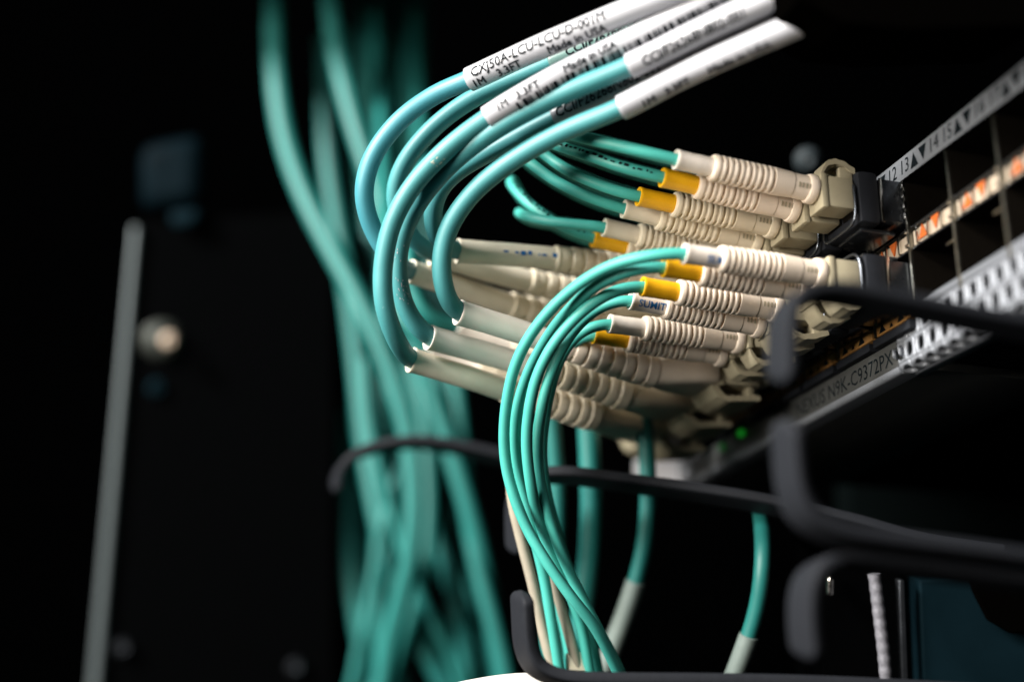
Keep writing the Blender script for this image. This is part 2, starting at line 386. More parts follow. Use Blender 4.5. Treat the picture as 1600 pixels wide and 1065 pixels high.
def sleeve_prof(s0, s1, r, rc, open_=.0):
    return [(s0+3.0, rc+.04), (s0+.4, rc+.12+open_*.6), (s0+.05, r-.22+open_), (s0-.08, r-.08+open_), (s0-.02, r+.06+open_), (s0+.2, r+.12+open_), (s0+.6, r+.10+open_*.7), (s0+1.1, r+.02+open_*.4)]+[(s0+1.1+(s1-s0-1.1)*i/8, r*(1+.012*math.sin(i*2.1))) for i in range(1, 9)]
def strand(root, sl, fl, yellow, cable_pts, boot_mat, sleeve_mat, printed=None, prcol=INK_B):
    """sl: sleeve end (x,y,z); fl: flange end; cable_pts: 3D points from the sleeve end away"""
    sl = np.array(sl); fl = np.array(fl); ax = fl-sl; Lx = np.linalg.norm(ax); ax /= Lx
    pa = Path([sl+ax*t*Lx for t in np.linspace(0, 1, 5)], 1)
    k = Lx/30.5; sL = 8.2*k
    c = Path([sl+ax*6, sl+ax*3, sl]+cable_pts, 4)
    tube(c, 1.18, nth=18, step=1.2, wob=.012).build('cable', AQUA, root, 80)
    so = sweep(pa, sleeve_prof(0, sL+1, 1.95, 1.2), 28, cap=False).build('sleeve', sleeve_mat, root, 50)
    if printed:
        vf = text2d(printed, 2.1, bold=.03)
        wrap(pa, vf, 1.3, 1.97, -.45 if printed == 'SUMITUBE' else -.5).build('printing', prcol, so, 0)
    bL = 12.6*k
    pr = [(sL-.6, 1.9), (sL-.55, 2.5), (sL-.2, 2.7)]+ribs(sL, bL, 10, 2.72, 2.80, .62)+[(sL+bL+.3, 2.78), (sL+bL+4.2*k, 2.62), (sL+bL+4.35*k, 2.40)]
    sweep(pa, pr, 40).build('boot', boot_mat, root, 32)
    s2 = sL+bL+4.3*k
    cb = sweep(pa, [(s2, 2.42), (s2+.1, 2.52), (Lx-2.0, 2.58), (Lx-1.9, 2.86), (Lx-1.5, 3.02), (Lx-.5, 3.05), (Lx-.1, 2.9), (Lx, 2.6)], 32).build('crimp_sleeve', boot_mat, root, 32)
    for q in range(4):
        wrap(pa, rect2d(s2*0+.0, .38, -.5, .5, 2), s2+.7+q*.8, 2.60, .2).build('moulded_mark', OLIVE, cb, 0)
    return pa
XC = [-4.4, -10.6, -19.4, -25.6, -34.4, -40.6]
SU = [(1055, 249), (1034, 277), (997, 307), (974, 326), (943, 355), (926, 372)]
FU = [(1272, 297), (1244, 327), (1211, 352), (1185, 378), (1150, 402), (1128, 421)]
SL_ = [(1068, 396), (1036, 417), (1003, 447.5), (984.5, 468.6), (951.6, 505.5), (927, 522.6)]
FL_ = [(1284, 428), (1256, 452), (1217, 482), (1190, 507), (1158, 532), (1131, 553)]
def D(lst): return [P(*q) for q in lst]
UP = [  # cable paths (px, py, depth) beyond the sleeve ends, upper row: each curls away and runs back behind itself
 [(1000, 236, 271), (940, 222, 274), (895, 211, 280), (868, 205, 287), (858, 206, 297), (868, 208, 310), (895, 213, 322), (940, 223, 332), (1000, 238, 342), (1060, 254, 350), (1130, 272, 356)],
 [(975, 262, 277), (920, 243, 281), (870, 227, 286), (842, 215, 293), (833, 213, 304), (842, 217, 316), (870, 228, 326), (920, 245, 336), (975, 264, 346), (1034, 280, 354), (1100, 300, 360)],
 [(950, 294, 284), (900, 273, 286), (862, 250, 289), (836, 228, 294), (826, 222, 303), (836, 231, 316), (862, 252, 328), (900, 274, 338), (950, 295, 348), (1000, 310, 356), (1080, 334, 362)],
 [(925, 310, 289), (875, 287, 291), (838, 262, 293), (812, 240, 297), (803, 230, 307), (812, 243, 320), (838, 264, 330), (875, 288, 340), (925, 312, 350), (974, 328, 358), (1060, 352, 364)],
 [(900, 351, 297), (855, 346, 299), (822, 338, 303), (811, 332, 314), (826, 342, 328), (855, 348, 338), (900, 354, 348), (950, 362, 356), (1050, 380, 362)],
 [(890, 360, 302), (855, 340, 304), (820, 313, 308), (800, 289, 314), (802, 284, 326), (820, 315, 340), (855, 342, 350), (890, 361, 358), (940, 378, 364), (1040, 396, 370)],
]
LO = [
 [(1012, 400, 265), (950, 417, 269), (890, 455, 274), (838, 510, 278), (805, 570, 281), (790, 640, 284), (788, 700, 286), (797, 755, 287), (822, 822, 287), (856, 880, 286), (895, 935, 286), (929, 978, 287), (958, 1033, 289), (980, 1085, 291)],
 [(985, 423, 270), (930, 447, 274), (885, 488, 279), (850, 535, 283), (822, 590, 286), (807, 645, 288), (805, 700, 290), (813, 750, 292), (833, 830, 293), (850, 900, 294), (864, 984, 295), (874, 1045, 296), (880, 1090, 297)],
 [(962, 454, 276), (915, 482, 276), (870, 530, 278), (840, 585, 280), (826, 645, 282), (823, 700, 284), (830, 760, 286), (842, 812, 290), (868, 880, 293), (892, 930, 295), (910, 985, 297), (920, 1045, 298), (930, 1090, 299)],
 [(955, 473, 283), (922, 490, 284), (886, 530, 285), (860, 585, 286), (845, 645, 287), (840, 700, 288), (844, 755, 289), (858, 810, 290), (880, 872, 291), (908, 930, 292), (936, 985, 293), (965, 1040, 295), (985, 1090, 297)],
 [(920, 512, 289), (893, 532, 290), (870, 572, 291), (855, 630, 293), (847, 690, 295), (850, 745, 297), (862, 805, 299), (882, 870, 301), (905, 940, 302), (925, 1000, 303), (940, 1080, 304)],
 [(906, 528, 295), (884, 546, 296), (864, 585, 297), (846, 645, 298), (834, 700, 299), (833, 760, 301), (842, 830, 303), (858, 900, 304), (880, 970, 305), (900, 1080, 306)],
]
cols_u = ['w', 'y', 'y', 'w', 'w', 'y']; cols_l = ['w', 'y', 'y', 'w', 'w', 'y']
lab_u = ['duplex fibre cord with ivory boots in the top row, beside the dark transceiver at right',
         'duplex fibre cord in the top row, middle of three, yellow sleeve above a white one',
         'duplex fibre cord in the top row, third from the right, partly behind the lower cords']
lab_l = ['duplex fibre cord just below the top row, its boot end hidden by the black finger',
         'duplex fibre cord whose white sleeve reads SUMITUBE in blue',
         'lowest duplex fibre cord of the thin ones, white sleeve over dark yellow sleeve']
for row, (SS, FF, CC, PP, LB, zc) in enumerate(((SU, FU, cols_u, UP, lab_u, UZ), (SL_, FL_, cols_l, LO, lab_l, LZ))):
    for pr in range(3):
        root = thing('duplex_patch_cord', (-PITCH*(pr+.5), -14, zc-4), LB[pr], 'patch cord', 'duplex fibre patch cords')
        for j in (0, 1):
            i = pr*2+j; s0 = onplane(*SS[i], 0, XC[i]); f0 = onplane(*FF[i], 0, XC[i])
            prt = None
            if row == 1 and i == 3: prt = 'SUMITUBE'
            if row == 1 and i == 0: prt = '     SUMI'
            pa = strand(root, s0, f0, 0, D(PP[i]), IVORY if (row == 1 or i < 2) else CREAM, YELLOW if CC[i] == 'y' else (SLEEVE if (row == 1 or i == 0) else SLEEVE_G), prt)
            lc_housing(root, f0[0], f0[1]+.1, -10.6, f0[2]*.5+zc*.5, row == 1)
# faint dashes of print along two of the thin upper cords
for i, a0 in ((1, .25), (5, .35)):
    root = [o for o in bpy.data.objects if o.get('label') == lab_u[i//2]][0]
    cb = [c for c in root.children if c.name.startswith('cable')][i % 2]
    pth = Path([onplane(*SU[i], 0, XC[i])]+D(UP[i]), 4); m = MB(); s_ = 2.0
    while s_ < 27:
        L = random.uniform(.35, 1.1); h = random.uniform(.3, .75); q = wrap(pth, rect2d(0, L, 0, h, 2), s_, 1.21, a0+random.uniform(-.1, .1), False); m.add(q.v, q.f); s_ += L+random.uniform(.3, .9)
    m.build('printed_dashes', INK, cb, 0)
# ------------------------------------------------------------------ thick uniboot cords
def uniboot(name_lab, pts_conn, X, z, cable_pts, jacket, flip, label=None, cr=2.0, sl_mat=SLEEVE_G, bt=CREAM, blue=False, sl_len=23, boot_len=21, lid=None):
    """pts_conn: (px,py,depth) from sleeve end to the end of the boot; then a wedge to two LC housings"""
    root = thing('uniboot_patch_cord', (X, -14, z-4), name_lab, 'patch cord', 'thick uniboot patch cords')
    pc = D(pts_conn); end = np.array([X, -26.5, z+(0 if flip else .0)])
    pa = Path(pc, 3); L = pa.L; sL = L*sl_len/(sl_len+boot_len); bL = L-sL
    p0, t0, _, _ = pa.at(0)
    c = Path([pa.at(7)[0], pa.at(3.5)[0], p0-_*0]+D(cable_pts), 6)
    cab = tube(c, cr, nth=26, step=1.3, wob=.008).build('cable', jacket, root, 80)
    so = sweep(pa, sleeve_prof(0, sL+1, cr+.58, cr+.05, .12), 36, cap=False).build('sleeve', sl_mat, root, 50)
    if blue:
        m = MB(); s_ = sL*.42
        while s_ < sL*.95:
            Lq = random.uniform(.3, 1.2); q = wrap(pa, rect2d(0, Lq, 0, random.uniform(.4, 1.2), 2), s_, cr+.64, .1+random.uniform(-.06, .06)); m.add(q.v, q.f); s_ += Lq+random.uniform(.3, 1.6)
        m.build('faded_printing', INK_B, so, 0)
    pr = [(sL-1.2, cr+.5), (sL-1.1, 2.95), (sL-.5, 3.1)]+ribs(sL, bL*.9, 7, 2.95, 3.8, .6, .7, .66)+[(sL+bL*.92, 3.75), (L, 3.7), (L+.3, 3.4)]
    sweep(pa, pr, 44).build('boot', bt, root, 32)
    # wedge
    p, t, n, b_ = pa.at(L); n2 = 32; v = []; rings = []
    a0 = p; a1 = np.array([X, -21.0, z])
    for k in range(6):
        q = k/5; c_ = a0*(1-q)+a1*q; hx = 3.5+(6.6-3.5)*min(1, q*1.25); hz = 3.5+(3.9-3.5)*q; pw = 2+4*min(1, q*2)
        ring = []
        for j in range(n2):
            an = 2*math.pi*j/n2; ca, sa = math.cos(an), math.sin(an)
            ring.append(c_+np.array([hx*math.copysign(abs(ca)**(2/pw), ca), 0, hz*math.copysign(abs(sa)**(2/pw), sa)]))
        rings.append(ring)
    v = [x_ for r__ in rings for x_ in r__]; f = []
    for i in range(5):
        for j in range(n2): f.append((i*n2+j, i*n2+(j+1) % n2, (i+1)*n2+(j+1) % n2, (i+1)*n2+j))
    f.append(tuple(range(n2))); f.append(tuple(5*n2+j for j in range(n2)))
    MB().add(v, f).build('yoke', bt, root, 35)
    ho = [lc_housing(root, X+dx, -20.9, -10.6, z, flip, False) for dx in (-3.12, 3.12)][0]
    sg = -1 if flip else 1
    arm = [(-22.8, 3.4), (-22.2, 5.0), (-21.0, 6.4), (-19.2, 7.3)]
    for i in range(12): arm.append((-18.9+i*.68, 7.5-i*.07-(.0 if i % 2 else .26)))
    arm.append((-10.6, 6.4)); low = [(-10.8, 5.4)]+[(y, q-1.25) for y, q in arm[3:-1]][::-1]+[(-20.6, 4.6), (-20.9, 3.4)]
    MB().box(X-4.6, X+4.6, -13.2, -11.9, z+3.2 if sg > 0 else z-5.4, z+5.4 if sg > 0 else z-3.2, .2).build('catch', OLIVE, ho)
    extrude_poly([(y, z+sg*q) for y, q in arm+low], X-5.4, X+5.4).build('latch', OLIVE, ho, 20)
    if label: label(c, root, cab)
    return c
FLIPPED = {}
def lab_tube(c, root, p_start, p_end, r, m_):
    s0, s1 = c.idx(*p_start), (c.idx(*p_end) if p_end else c.L-.5)
    pf = [(s0+.2, 1.9), (s0, r-.1), (s0+.1, r)]+[(s0+(s1-s0)*i/60, r*(1+.006*math.sin(i*.4))) for i in range(1, 61)]+[(s1+.05, r-.3)]
    return sweep(c, pf, 36, cap=False).build('label_sleeve', m_, root, 50), s0, s1
def txt(c, so, t, s0, r, a0, size=2.6, bold=0, shear=0, sx=1.0, mt=INK):
    v, f = text2d(t, size, bold, shear); v = [(x*sx, y) for x, y in v]
    m = MB()
    for dx, dy in ((0, 0), (.09, .0), (.045, .08), (.05, -.05)):
        q = wrap(c, (v, f), s0+dx, r, a0+dy/r); m.add(q.v, q.f)
    m.build('printing', mt, so, 0)
def barcode(c, so, s0, s1, r, a0, h):
    m = MB(); s_ = s0
    while s_ < s1:
        wdt = random.choice((.28, .28, .5, .8)); q = wrap(c, rect2d(0, wdt, 0, h, 6), s_, r, a0); m.add(q.v, q.f); s_ += wdt+random.choice((.25, .3, .5, .95))
    m.build('barcode', INK, so, 0)
def L1(c, root, cab):
    so, s0, s1 = lab_tube(c, root, (733, 125), None, 2.5, LABEL)
    txt(c, so, 'CXJ50A-LCU-LCU-D-001M', s0+1.6, 2.52, .08, 2.7, 0, .1, .98); txt(c, so, '1M    3.3FT         Made in USA', s0+1.0, 2.52, -.88, 2.6, 0, .05, .93)
def L2(c, root, cab):
    so, s0, s1 = lab_tube(c, root, (862, 97), None, 2.4, LABEL_C); txt(c, so, 'CCI/F26268N802-001', s0+4, 2.42, -.1, 2.6); txt(c, so, '1M    3.3FT    Made in USA', s0+22, 2.42, .1, 2.4)
def L3(c, root, cab):
    so, s0, s1 = lab_tube(c, root, (763, 183), None, 2.5, LABEL)
    txt(c, so, '1M   3.3FT        Made in USA', s0+3.0, 2.52, .02, 2.2, 0, .05, 1.0); barcode(c, so, s0+7, min(s1-3, s0+53), 2.52, -1.02, 2.2)
def L4(c, root, cab):
    so, s0, s1 = lab_tube(c, root, (985, 103), None, 2.5, LABEL_C if False else LABEL)
    txt(c, so, 'CCI/F26268N802-001', s0+3, 2.52, -.5, 2.9, 0, .05, .84)
def L5(c, root, cab):
    so, s0, s1 = lab_tube(c, root, (866, 183), None, 2.6, LABEL)
    txt(c, so, 'CCI/F26268N802-001', s0+1.0, 2.62, -.1, 2.8, 0, .05, .93); txt(c, so, 'Made in USA', s0+15, 2.62, -1.0, 2.4, .02)
def L6(c, root, cab):
    so, s0, s1 = lab_tube(c, root, (970, 170), None, 2.5, LABEL)
    txt(c, so, '1M   3.3FT      Made in USA', s0+4, 2.52, -.85, 2.3, 0, .05, 1.05)
C1 = [(615, 408, 293), (585, 365, 290), (568, 305, 287), (582, 245, 286), (625, 188, 285), (680, 148, 284), (735, 124, 281), (830, 80, 275), (940, 34, 269), (1060, -14, 262), (1130, -42, 258)]
C2 = [(650, 378, 300), (625, 342, 298), (617, 300, 296), (635, 250, 294), (680, 197, 292), (740, 153, 290), (800, 125, 288), (862, 97, 285), (950, 58, 281), (1060, 12, 276), (1180, -40, 270)]
C3 = [(620, 532, 285), (601, 480, 281), (598, 420, 280), (612, 350, 279), (648, 286, 278), (702, 230, 276), (763, 184, 274), (850, 132, 270), (940, 86, 269), (1000, 56, 267), (1085, 12, 263), (1180, -36, 258)]
C4 = [(638, 490, 290), (622, 435, 288), (625, 380, 287), (648, 325, 284), (694, 266, 280), (760, 212, 275), (850, 160, 271), (985, 103, 265), (1060, 66, 261), (1125, 34, 257), (1190, 4, 253), (1280, -36, 248)]
C5 = [(688, 378, 293), (675, 340, 290), (686, 296, 288), (722, 262, 286), (790, 224, 282), (866, 184, 278), (1000, 122, 271), (1125, 63, 263), (1215, 24, 257), (1320, -22, 251)]
C6 = [(698, 465, 284), (689, 415, 282), (700, 358, 281), (740, 300, 279), (802, 250, 276), (880, 206, 272), (970, 169, 267), (1060, 122, 263), (1125, 91, 259), (1210, 54, 254), (1300, 16, 249), (1400, -26, 244)]
A_ = [(714, 392, 300), (800, 398, 304), (880, 406, 307), (960, 418, 311), (1010, 428, 313)]
B_ = [(676, 396, 306), (760, 422, 312), (830, 440, 316), (920, 462, 321), (975, 476, 324)]
C_ = [(640, 424, 305), (720, 450, 312), (790, 474, 318), (880, 496, 325), (950, 512, 330)]
D_ = [(716, 488, 288), (800, 514, 293), (880, 540, 297), (960, 565, 301), (1020, 580, 304)]
E_ = [(670, 527, 292), (760, 552, 298), (870, 584, 304), (930, 602, 309), (975, 616, 312)]
F_ = [(642, 562, 294), (740, 592, 300), (800, 612, 305), (880, 635, 311), (925, 648, 315)]
uniboot('thick cord with faded blue print on its sleeve, highest of the thick boots', A_, -52.5, UZ, C5, AQUA_B, False, L5, blue=True)
uniboot('thick cord whose grey sleeve sits second from the top, its label dim behind the first', B_, -67.5, UZ, C2, AQUA_B, False, L2)
uniboot('outermost thick cord, bluer jacket, white label reading CXJ50A at its start', C_, -82.5, UZ, C1, AQUA_1, False, L1)
uniboot('thick cord with the lowest of the white labels, its jacket in front of the rest', D_, -52.5, 11, C6, AQUA_B, True, L6, sl_mat=SLEEVE, bt=IVORY)
uniboot('thick cord with speckled jacket, middle of the three lower sleeves', E_, -67.5, 9, C4, AQUA_B, True, L4, sl_mat=SLEEVE)
uniboot('thick cord with barcode label, its sleeve lowest and farthest left', F_, -82.5, 7, C3, AQUA_B, True, L3, sl_mat=SLEEVE_G)
flk = [o for o in bpy.data.objects if o.get('label', '').startswith('thick cord with speckled')][0]
flc = [c for c in flk.children if c.name.startswith('cable')][0]
m = MB(); cc = Path([P(*E_[0])]+D(C4), 6)
for _i in range(34):
    L_ = random.uniform(.12, .5); q = wrap(cc, rect2d(0, L_, 0, random.uniform(.08, .28), 1), cc.idx(random.uniform(620, 640), random.uniform(385, 470))+random.uniform(-1, 1), 2.0, random.uniform(-.5, .7)); m.add(q.v, q.f)
m.build('dust_flakes', LABEL, flc, 0)
m = MB(); cc = Path([P(*F_[0])]+D(C3), 6)
for _i in range(9):
    q = wrap(cc, rect2d(0, random.uniform(.2, .9), 0, random.uniform(.08, .2), 1), cc.idx(683, 248)+random.uniform(-1.2, 1.2), 2.03, random.uniform(-.7, .1)); m.add(q.v, q.f)
m.build('scuff', CREAM, [c for c in [o for o in bpy.data.objects if o.get('label', '').startswith('thick cord with barcode')][0].children if c.name.startswith('cable')][0], 0)
G_ = [(712, 512, 340), (770, 535, 344), (830, 550, 348), (900, 570, 352), (930, 580, 354)]
H_ = [(672, 540, 345), (720, 565, 348), (770, 582, 350), (830, 600, 354), (860, 610, 356)]
uniboot('blurred pale cord end showing between the upper two of the lower sleeves', G_, -97.5, UZ-1, [(670, 495, 336), (645, 450, 336), (640, 390, 340), (650, 300, 390), (655, 200, 445), (652, 60, 500), (650, -60, 520)], AQUA_D, False, sl_mat=SLEEVE, sl_len=15)
uniboot('blurred pale cord end showing between the lower two of the lower sleeves', H_, -97.5, 12, [(640, 510, 344), (612, 450, 348), (606, 380, 355), (600, 280, 405), (594, 150, 460), (585, 0, 505), (585, -60, 515)], AQUA_D, True, sl_mat=SLEEVE, sl_len=15)
# ------------------------------------------------------------------ trunk cables in the back
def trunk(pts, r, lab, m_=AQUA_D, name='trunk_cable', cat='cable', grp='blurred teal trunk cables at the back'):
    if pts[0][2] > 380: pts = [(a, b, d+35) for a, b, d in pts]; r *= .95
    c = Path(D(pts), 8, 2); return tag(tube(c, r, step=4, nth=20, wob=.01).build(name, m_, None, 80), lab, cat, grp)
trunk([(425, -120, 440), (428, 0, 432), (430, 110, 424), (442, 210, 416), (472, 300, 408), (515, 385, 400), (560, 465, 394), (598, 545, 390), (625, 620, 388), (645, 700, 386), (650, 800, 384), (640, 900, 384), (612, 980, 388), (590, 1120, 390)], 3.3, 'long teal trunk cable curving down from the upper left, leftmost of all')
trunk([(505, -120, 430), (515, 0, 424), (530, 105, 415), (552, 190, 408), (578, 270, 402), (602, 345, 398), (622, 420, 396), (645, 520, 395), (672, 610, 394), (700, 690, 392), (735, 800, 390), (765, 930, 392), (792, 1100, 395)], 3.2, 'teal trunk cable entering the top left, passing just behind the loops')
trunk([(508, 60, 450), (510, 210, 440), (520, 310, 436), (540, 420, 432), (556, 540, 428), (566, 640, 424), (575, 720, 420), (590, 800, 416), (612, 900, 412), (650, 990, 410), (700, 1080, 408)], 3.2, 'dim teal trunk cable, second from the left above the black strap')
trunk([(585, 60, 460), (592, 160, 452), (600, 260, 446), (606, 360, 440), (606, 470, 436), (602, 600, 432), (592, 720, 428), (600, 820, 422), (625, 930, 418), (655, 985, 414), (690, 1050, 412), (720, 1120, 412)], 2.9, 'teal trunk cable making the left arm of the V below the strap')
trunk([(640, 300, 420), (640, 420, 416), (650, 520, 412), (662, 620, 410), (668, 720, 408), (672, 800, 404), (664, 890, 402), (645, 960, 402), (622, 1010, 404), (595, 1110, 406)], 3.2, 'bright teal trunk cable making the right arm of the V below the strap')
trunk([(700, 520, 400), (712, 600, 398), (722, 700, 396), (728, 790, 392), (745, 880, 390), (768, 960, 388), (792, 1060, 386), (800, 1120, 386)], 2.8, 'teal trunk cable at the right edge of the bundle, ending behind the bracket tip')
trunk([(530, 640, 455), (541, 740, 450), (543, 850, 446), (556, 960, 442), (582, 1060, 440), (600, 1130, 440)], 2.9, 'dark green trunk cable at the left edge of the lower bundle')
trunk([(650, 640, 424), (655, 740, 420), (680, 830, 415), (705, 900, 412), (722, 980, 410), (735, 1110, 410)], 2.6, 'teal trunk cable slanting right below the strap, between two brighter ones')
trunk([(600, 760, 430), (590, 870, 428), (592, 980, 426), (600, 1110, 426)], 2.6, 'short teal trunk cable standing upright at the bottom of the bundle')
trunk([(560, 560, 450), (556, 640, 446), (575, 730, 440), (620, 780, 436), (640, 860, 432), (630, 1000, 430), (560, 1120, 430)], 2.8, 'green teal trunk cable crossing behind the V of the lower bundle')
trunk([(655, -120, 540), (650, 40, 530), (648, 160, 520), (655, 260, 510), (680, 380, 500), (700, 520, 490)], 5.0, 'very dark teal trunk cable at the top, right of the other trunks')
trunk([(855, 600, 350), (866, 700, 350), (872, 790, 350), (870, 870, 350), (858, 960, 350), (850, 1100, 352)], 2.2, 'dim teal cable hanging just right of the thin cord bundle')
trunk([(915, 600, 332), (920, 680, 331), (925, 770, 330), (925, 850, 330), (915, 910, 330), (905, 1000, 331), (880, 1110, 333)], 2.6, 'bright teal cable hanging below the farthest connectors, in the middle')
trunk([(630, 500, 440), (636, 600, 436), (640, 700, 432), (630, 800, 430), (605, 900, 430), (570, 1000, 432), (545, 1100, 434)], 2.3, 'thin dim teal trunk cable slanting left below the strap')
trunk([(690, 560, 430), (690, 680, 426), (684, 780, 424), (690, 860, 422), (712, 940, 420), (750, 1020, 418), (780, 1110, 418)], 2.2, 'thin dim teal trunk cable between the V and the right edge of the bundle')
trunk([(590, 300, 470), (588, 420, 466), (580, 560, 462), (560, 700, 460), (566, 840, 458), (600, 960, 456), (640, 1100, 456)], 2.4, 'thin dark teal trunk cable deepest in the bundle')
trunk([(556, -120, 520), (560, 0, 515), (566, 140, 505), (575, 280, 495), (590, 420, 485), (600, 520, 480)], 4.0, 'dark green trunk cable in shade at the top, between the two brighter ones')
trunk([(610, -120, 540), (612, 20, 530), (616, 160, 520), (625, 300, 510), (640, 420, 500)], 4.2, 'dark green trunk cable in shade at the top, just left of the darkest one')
for j, (xa, xb, xc, xd, r_) in enumerate(((575, 612, 640, 700, 1.9), (648, 600, 585, 560, 1.8), (706, 660, 632, 610, 1.8), (668, 700, 735, 742, 1.7), (618, 655, 690, 760, 1.8))):
    trunk([(xa-4, 560, 402+j*9), (xa, 680, 400+j*9), (xb, 790, 398+j*9), (xc, 900, 396+j*9), (xd, 1010, 395+j*9), (xd+(xd-xc)*.6, 1110, 395+j*9)], r_,
          ['thin teal strand crossing from upper left to lower right under the strap', 'thin teal strand crossing from under the strap to the lower left', 'thin teal strand leaving the right of the strap towards the lower left', 'thin teal strand leaning right beside the right edge of the bundle', 'thin teal strand from the middle of the strap towards the white sheath'][j])
def sleeved(pts, brk, r, lab):
    c = Path(D(pts), 6, 1); s0 = c.idx(*brk)
    root = thing('hanging_cable', c.p[-1], lab, 'cable', 'single cables hanging behind the guide rings')
    tube(c, r, step=3).build('cable', AQUA_D, root, 80)
    sweep(c, [(s0, r-.05), (s0+.1, r+.35)]+[(s0+(c.L-s0)*i/10, r+.38) for i in range(1, 11)], 26, cap=False).build('label_sleeve', mat('pale_label', (.15, .19, .175), .45), root, 50)
sleeved([(1006, 650, 326), (1012, 720, 326), (1013, 790, 325), (1008, 850, 325), (992, 915, 326), (965, 990, 327), (935, 1070, 329), (915, 1120, 330)], (994, 908), 2.0, 'teal cable with pale sleeve from its bend down, left of the two sleeved cables')
sleeved([(1184, 780, 318), (1190, 810, 312), (1192, 870, 300), (1186, 940, 301), (1168, 1000, 302), (1145, 1060, 303), (1125, 1110, 304)], (1172, 990), 1.8, 'teal cable with pale sleeve at the bottom, right of the two sleeved cables')
for pts, lab in (([(798, 740, 297), (800, 780, 297), (815, 845, 297), (832, 910, 297), (846, 975, 297), (862, 1040, 297), (870, 1090, 297)], 'cream cord running down the left side of the thin teal strands'),
                 ([(848, 850, 298), (862, 900, 298), (878, 950, 298), (893, 1005, 298), (903, 1050, 298), (908, 1090, 298)], 'cream cord between the thin teal strands near the bottom bracket')):
    c = Path(D(pts), 4); tag(tube(c, 1.2, nth=16, step=2).build('cream_cord', CORDM, None, 80), lab, 'cord', 'cream cords among the thin strands')
p = P(900, 1026, 299)
bx = MB().box(p[0]-1.5, p[0]+1.5, p[1]-2.0, p[1]+2.0, p[2]-3.2, p[2]+1.0, .5); tag(bx.build('cable_tag', CREAM, None), 'pale block clipped on the strands above the bottom bracket', 'cable tag')
# ------------------------------------------------------------------ guide rings, brackets, strap
def finger(pts, w_, t_, lab, m_=BLACKG, wdir=None, name='cable_guide_finger', cat='cable guide', grp='black cable guide fingers', nose=2.2, smooth=3):
    """flat bar swept along pts: w_ across (along wdir), t_ thick"""
    c = Path(D(pts) if len(pts[0]) == 3 else pts, smooth, .6); nn = 32; m = MB(); prof_ = []
    n = max(4, int(c.L/.5)); v = []; f = []
    wd = np.array(wdir if wdir is not None else (1, 0, 0), float)
    for i in range(n+1):
        s_ = c.L*i/n; p, t, _, _ = c.at(s_); a = wd-t*np.dot(wd, t); a /= np.linalg.norm(a); b_ = np.cross(t, a)
        e = 1.0
        if nose:
            d_ = s_ if s_ < nose else nose
            e = math.sqrt(max(.02, 1-(1-d_/nose)**2))
        for k in range(nn):
            an = 2*math.pi*k/nn; ca, sa = math.cos(an), math.sin(an)
            v.append(p+a*w_/2*e*math.copysign(abs(ca)**.35, ca)+b_*t_/2*e*math.copysign(abs(sa)**.35, sa))
    for i in range(n):
        for k in range(nn): f.append((i*nn+k, i*nn+(k+1) % nn, (i+1)*nn+(k+1) % nn, (i+1)*nn+k))
    f.append(tuple(range(nn))); f.append(tuple(n*nn+k for k in range(nn)))
    return tag(m.add(v, f).build(name, m_, None, 60), lab, cat, grp)
finger([(1222, 600, 222), (1222, 560, 222), (1224, 510, 222), (1230, 476, 222), (1262, 458, 223), (1320, 460, 224), (1400, 475, 225), (1500, 494, 226), (1620, 516, 227), (1760, 545, 229)], 8, 2.2, 'black guide finger crossing the switch at right, its tip bent down')
finger([(1230, 655, 220), (1232, 710, 220), (1238, 765, 220), (1256, 806, 220), (1300, 832, 220), (1380, 845, 221), (1500, 860, 222), (1620, 876, 223), (1760, 895, 225)], 8, 2.2, 'black guide finger below it, its tip bent up')
finger([(1262, 1030, 226), (1256, 980, 226), (1256, 930, 226), (1268, 892, 226), (1310, 872, 227), (1400, 882, 228), (1500, 896, 229), (1620, 912, 230), (1760, 930, 231)], 8, 2.2, 'black guide finger at the lower right, its blurred tip pointing down')
finger([(815, 922, 272), (817, 960, 272), (820, 1005, 272), (834, 1040, 272), (875, 1058, 272), (960, 1062, 272), (1080, 1063, 272), (1240, 1066, 272), (1420, 1074, 272), (1700, 1090, 272)], 9, 2.6, 'black guide finger at the bottom holding the thin cord bundle, rounded tip up')
finger([(806, 866, 318), (804, 820, 318), (806, 775, 318), (822, 748, 318), (880, 742, 316), (960, 752, 314), (1080, 768, 310), (1200, 788, 306), (1330, 818, 302), (1430, 846, 300), (1560, 866, 298)], 9, 2.6, 'black guide finger behind the thin cords, tip bent down')
finger([(525, 770, 372), (530, 735, 372), (560, 708, 372), (610, 694, 372), (660, 691, 372), (720, 700, 372), (790, 716, 372), (860, 735, 372)], 9, 2.4, 'black strap across the teal trunk bundle', BLACKG, name='cable_strap', cat='strap', grp=None)
# duct that the thick cords run into, top right
a = P(1222, -30, 243); 
pts = D([(1236, -40, 233), (1250, -4, 233), (1318, 34, 233), (1420, 44, 233), (1640, 36, 233), (1660, -60, 233)])
nrm = W2C.T@np.array([0, 0, 1.]); v = [p for p in pts]+[p-nrm*34 for p in pts]; nn = len(pts)
o = MB().add(v, [tuple(range(nn)), tuple(range(nn, 2*nn))[::-1]]+[(i, i+nn, (i+1) % nn+nn, (i+1) % nn) for i in range(nn)]).build('cable_duct', BLACK, None, 20)
tag(o, 'black cable duct at the top right where the white labelled cords disappear', 'cable duct')
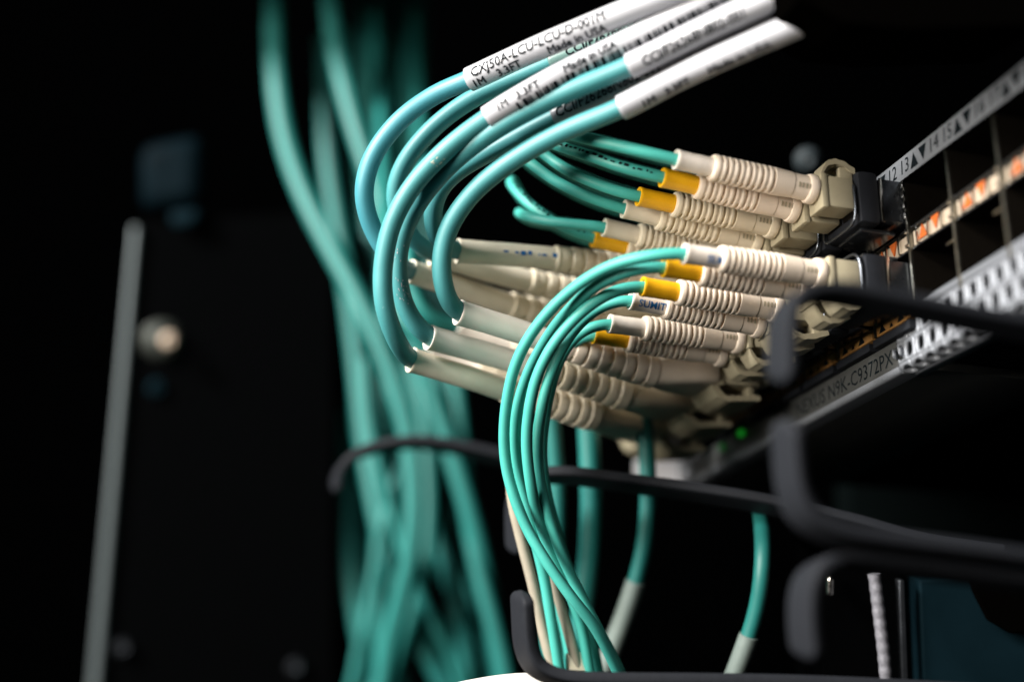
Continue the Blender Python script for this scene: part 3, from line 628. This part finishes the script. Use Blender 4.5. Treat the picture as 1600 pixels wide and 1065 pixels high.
# ------------------------------------------------------------------ rack at left, lower device at right, backdrop
def slab(quad, depth, thick, m_, name, parent=None, bev=0, depths=None):
    q = D([(x, y, (depths[i] if depths else depth)) for i, (x, y) in enumerate(quad)]); n_ = W2C.T@np.array([0, 0, 1.])
    nn = len(q); o = MB().add(q+[p-n_*thick for p in q], [tuple(range(nn)), tuple(range(nn, 2*nn))[::-1]]+[(i, i+nn, (i+1) % nn+nn, (i+1) % nn) for i in range(nn)]).build(name, m_, parent, 20)
    if bev: md = o.modifiers.new('bevel', 'BEVEL'); md.width = bev*MM; md.segments = 3
    return o
rk = thing('rack_post', P(300, 1000, 480), 'black rack post at the left with a thin bright edge and a bolt', 'rack post')
slab([(214, 345), (520, 330), (520, 1150), (146, 1150)], 470, 60, RACK, 'post_panel', rk)
slab([(205, 352), (216, 352), (148, 1150), (129, 1150)], 466, 8, ALU, 'bright_edge', rk, 1.5)
slab([(214, 225), (314, 206), (314, 318), (214, 330)], 462, 14, mat('blue_black_casting', (.0014, .0048, .007), .6, var=.4, scale=40, spec=.02), 'corner_block', rk, 5)
slab([(262, 330), (312, 325), (306, 352), (268, 356)], 462, 6, RACK_B, 'clip', rk, 2)
def bolt(px, py, d, r, m_=STEELD, par=None, name='bolt'):
    p = P(px, py, d); ax = EYE-p; ax /= np.linalg.norm(ax); pa = Path([p-ax*4, p-ax*2, p, p+ax*2, p+ax*4], 1)
    return sweep(pa, [(0, r*1.1), (1, r*1.1), (1.4, r), (3.2, r*.98), (4.6, r*.85), (5.4, r*.55), (5.5, r*.5), (4.6, r*.35), (4.5, .05)], 28).build(name, m_, par, 35)
bolt(253, 532, 466, 6.0, mat('dull_olive_steel', (.03, .035, .03), .5, metal=.5), rk); bolt(264, 532, 458, 2.4, mat('bolt_highlight_tone', (.5, .4, .31), .5), rk, 'bolt_highlight'); bolt(246, 606, 468, 3.0, RACK_B, rk); bolt(192, 1012, 466, 2.6, STEELD, rk, 'screw'); bolt(462, 1042, 466, 2.6, STEELD, rk, 'screw')  # small pale disc paints the highlight on the large bolt
o = bolt(1262, 250, 372, 3.2, mat('grey_screw_paint', (.016, .024, .028), .6), None, 'panel_screw'); tag(o, 'blurred grey screw head behind the top beige latch', 'screw')
dv = thing('lower_device', P(1500, 1040, 300), 'dark rack device at the lower right behind the guide fingers, blue black front', 'rack device')
slab([(1436, 905), (1640, 890), (1640, 1150), (1446, 1150)], 300, 30, RACK_B, 'front_panel', dv, .6)
slab([(1280, 870), (1404, 880), (1412, 1150), (1290, 1150)], 306, 30, RACK, 'side_panel', dv)
c = Path(D([(1572, 880, 296), (1580, 920, 296), (1585, 1000, 296)]), 1)
slab([(1512, 880), (1522, 925), (1545, 970), (1580, 990), (1625, 985), (1650, 900)], 297, 2, BLACK, 'latch_recess', dv, .5)
c = Path(D([(1366, 895, 298), (1374, 960, 298), (1382, 1030, 298), (1388, 1110, 298)]), 2)
sweep(c, [(i*.45, 1.35+.07*math.sin(i*1.1)) for i in range(int(c.L/.45))], 18).build('threaded_rod', mat('dull_zinc', (.16, .16, .18), .6, metal=.2, var=.3, scale=1500), dv, 60)
slab([(1404, 905), (1414, 905), (1424, 1150), (1412, 1150)], 298, 3, STEELD, 'edge_trim', dv, .4)
slab([(1292, 900), (1304, 900), (1304, 932), (1292, 932)], 300, 3, CHROME, 'catch', dv, .8)
o = slab([(1330, 560), (1700, 520), (1700, 900), (1330, 900)], 420, 20, mat('green_black_paint', (.0018, .0035, .0035), .6, spec=.05), 'side_plate'); tag(o, 'very dark plate under the switch seen between the guide fingers', 'panel')
c = Path(D([(600, 1122, 285), (700, 1098, 285), (780, 1083, 285), (840, 1080, 285), (900, 1092, 285)]), 2)
tag(tube(c, 3.8, nth=28).build('white_cable_sheath', WHITEP, None, 80), 'white sheath at the bottom edge, left of the bottom bracket tip', 'cable sheath')
# unseen plate above the frame, added to shade the trunks near the top
Lk = W2C.T@(np.array(KEY, float)-ORG); e1 = Lk+.93*(P(430, 112, 459)-Lk); e2 = Lk+.93*(P(530, 104, 450)-Lk); ed = (e2-e1)/np.linalg.norm(e2-e1)
upv = np.array([0, .35, 1.]); upv /= np.linalg.norm(upv); q = [e1-ed*90, e1+ed*130, e1+ed*130+upv*380, e1-ed*90+upv*380]; dn = np.cross(ed, upv); dn /= np.linalg.norm(dn)
if np.dot(dn, e1-Lk) < 0: dn = -dn
MB().add(q+[p-dn*3 for p in q], [(0, 1, 2, 3), (7, 6, 5, 4), (0, 4, 5, 1), (1, 5, 6, 2), (2, 6, 7, 3), (3, 7, 4, 0)]).build('shade_plate', RACK, None, 0)['kind'] = 'structure'
b = P(1700, -600, 900)
nrm = np.array([0, 0, 1.]); back = MB()
q = [P(-1500, 3200, 1500), P(3200, 3200, 1500), P(3200, -2000, 1500), P(-1500, -2000, 1500)]
n_ = W2C.T@np.array([0, 0, 1.]); back.add(q+[p-n_*20 for p in q], [(0, 1, 2, 3), (7, 6, 5, 4), (0, 4, 5, 1), (1, 5, 6, 2), (2, 6, 7, 3), (3, 7, 4, 0)])
tag(back.build('cabinet_wall', RACK, None, 0), kind='structure')
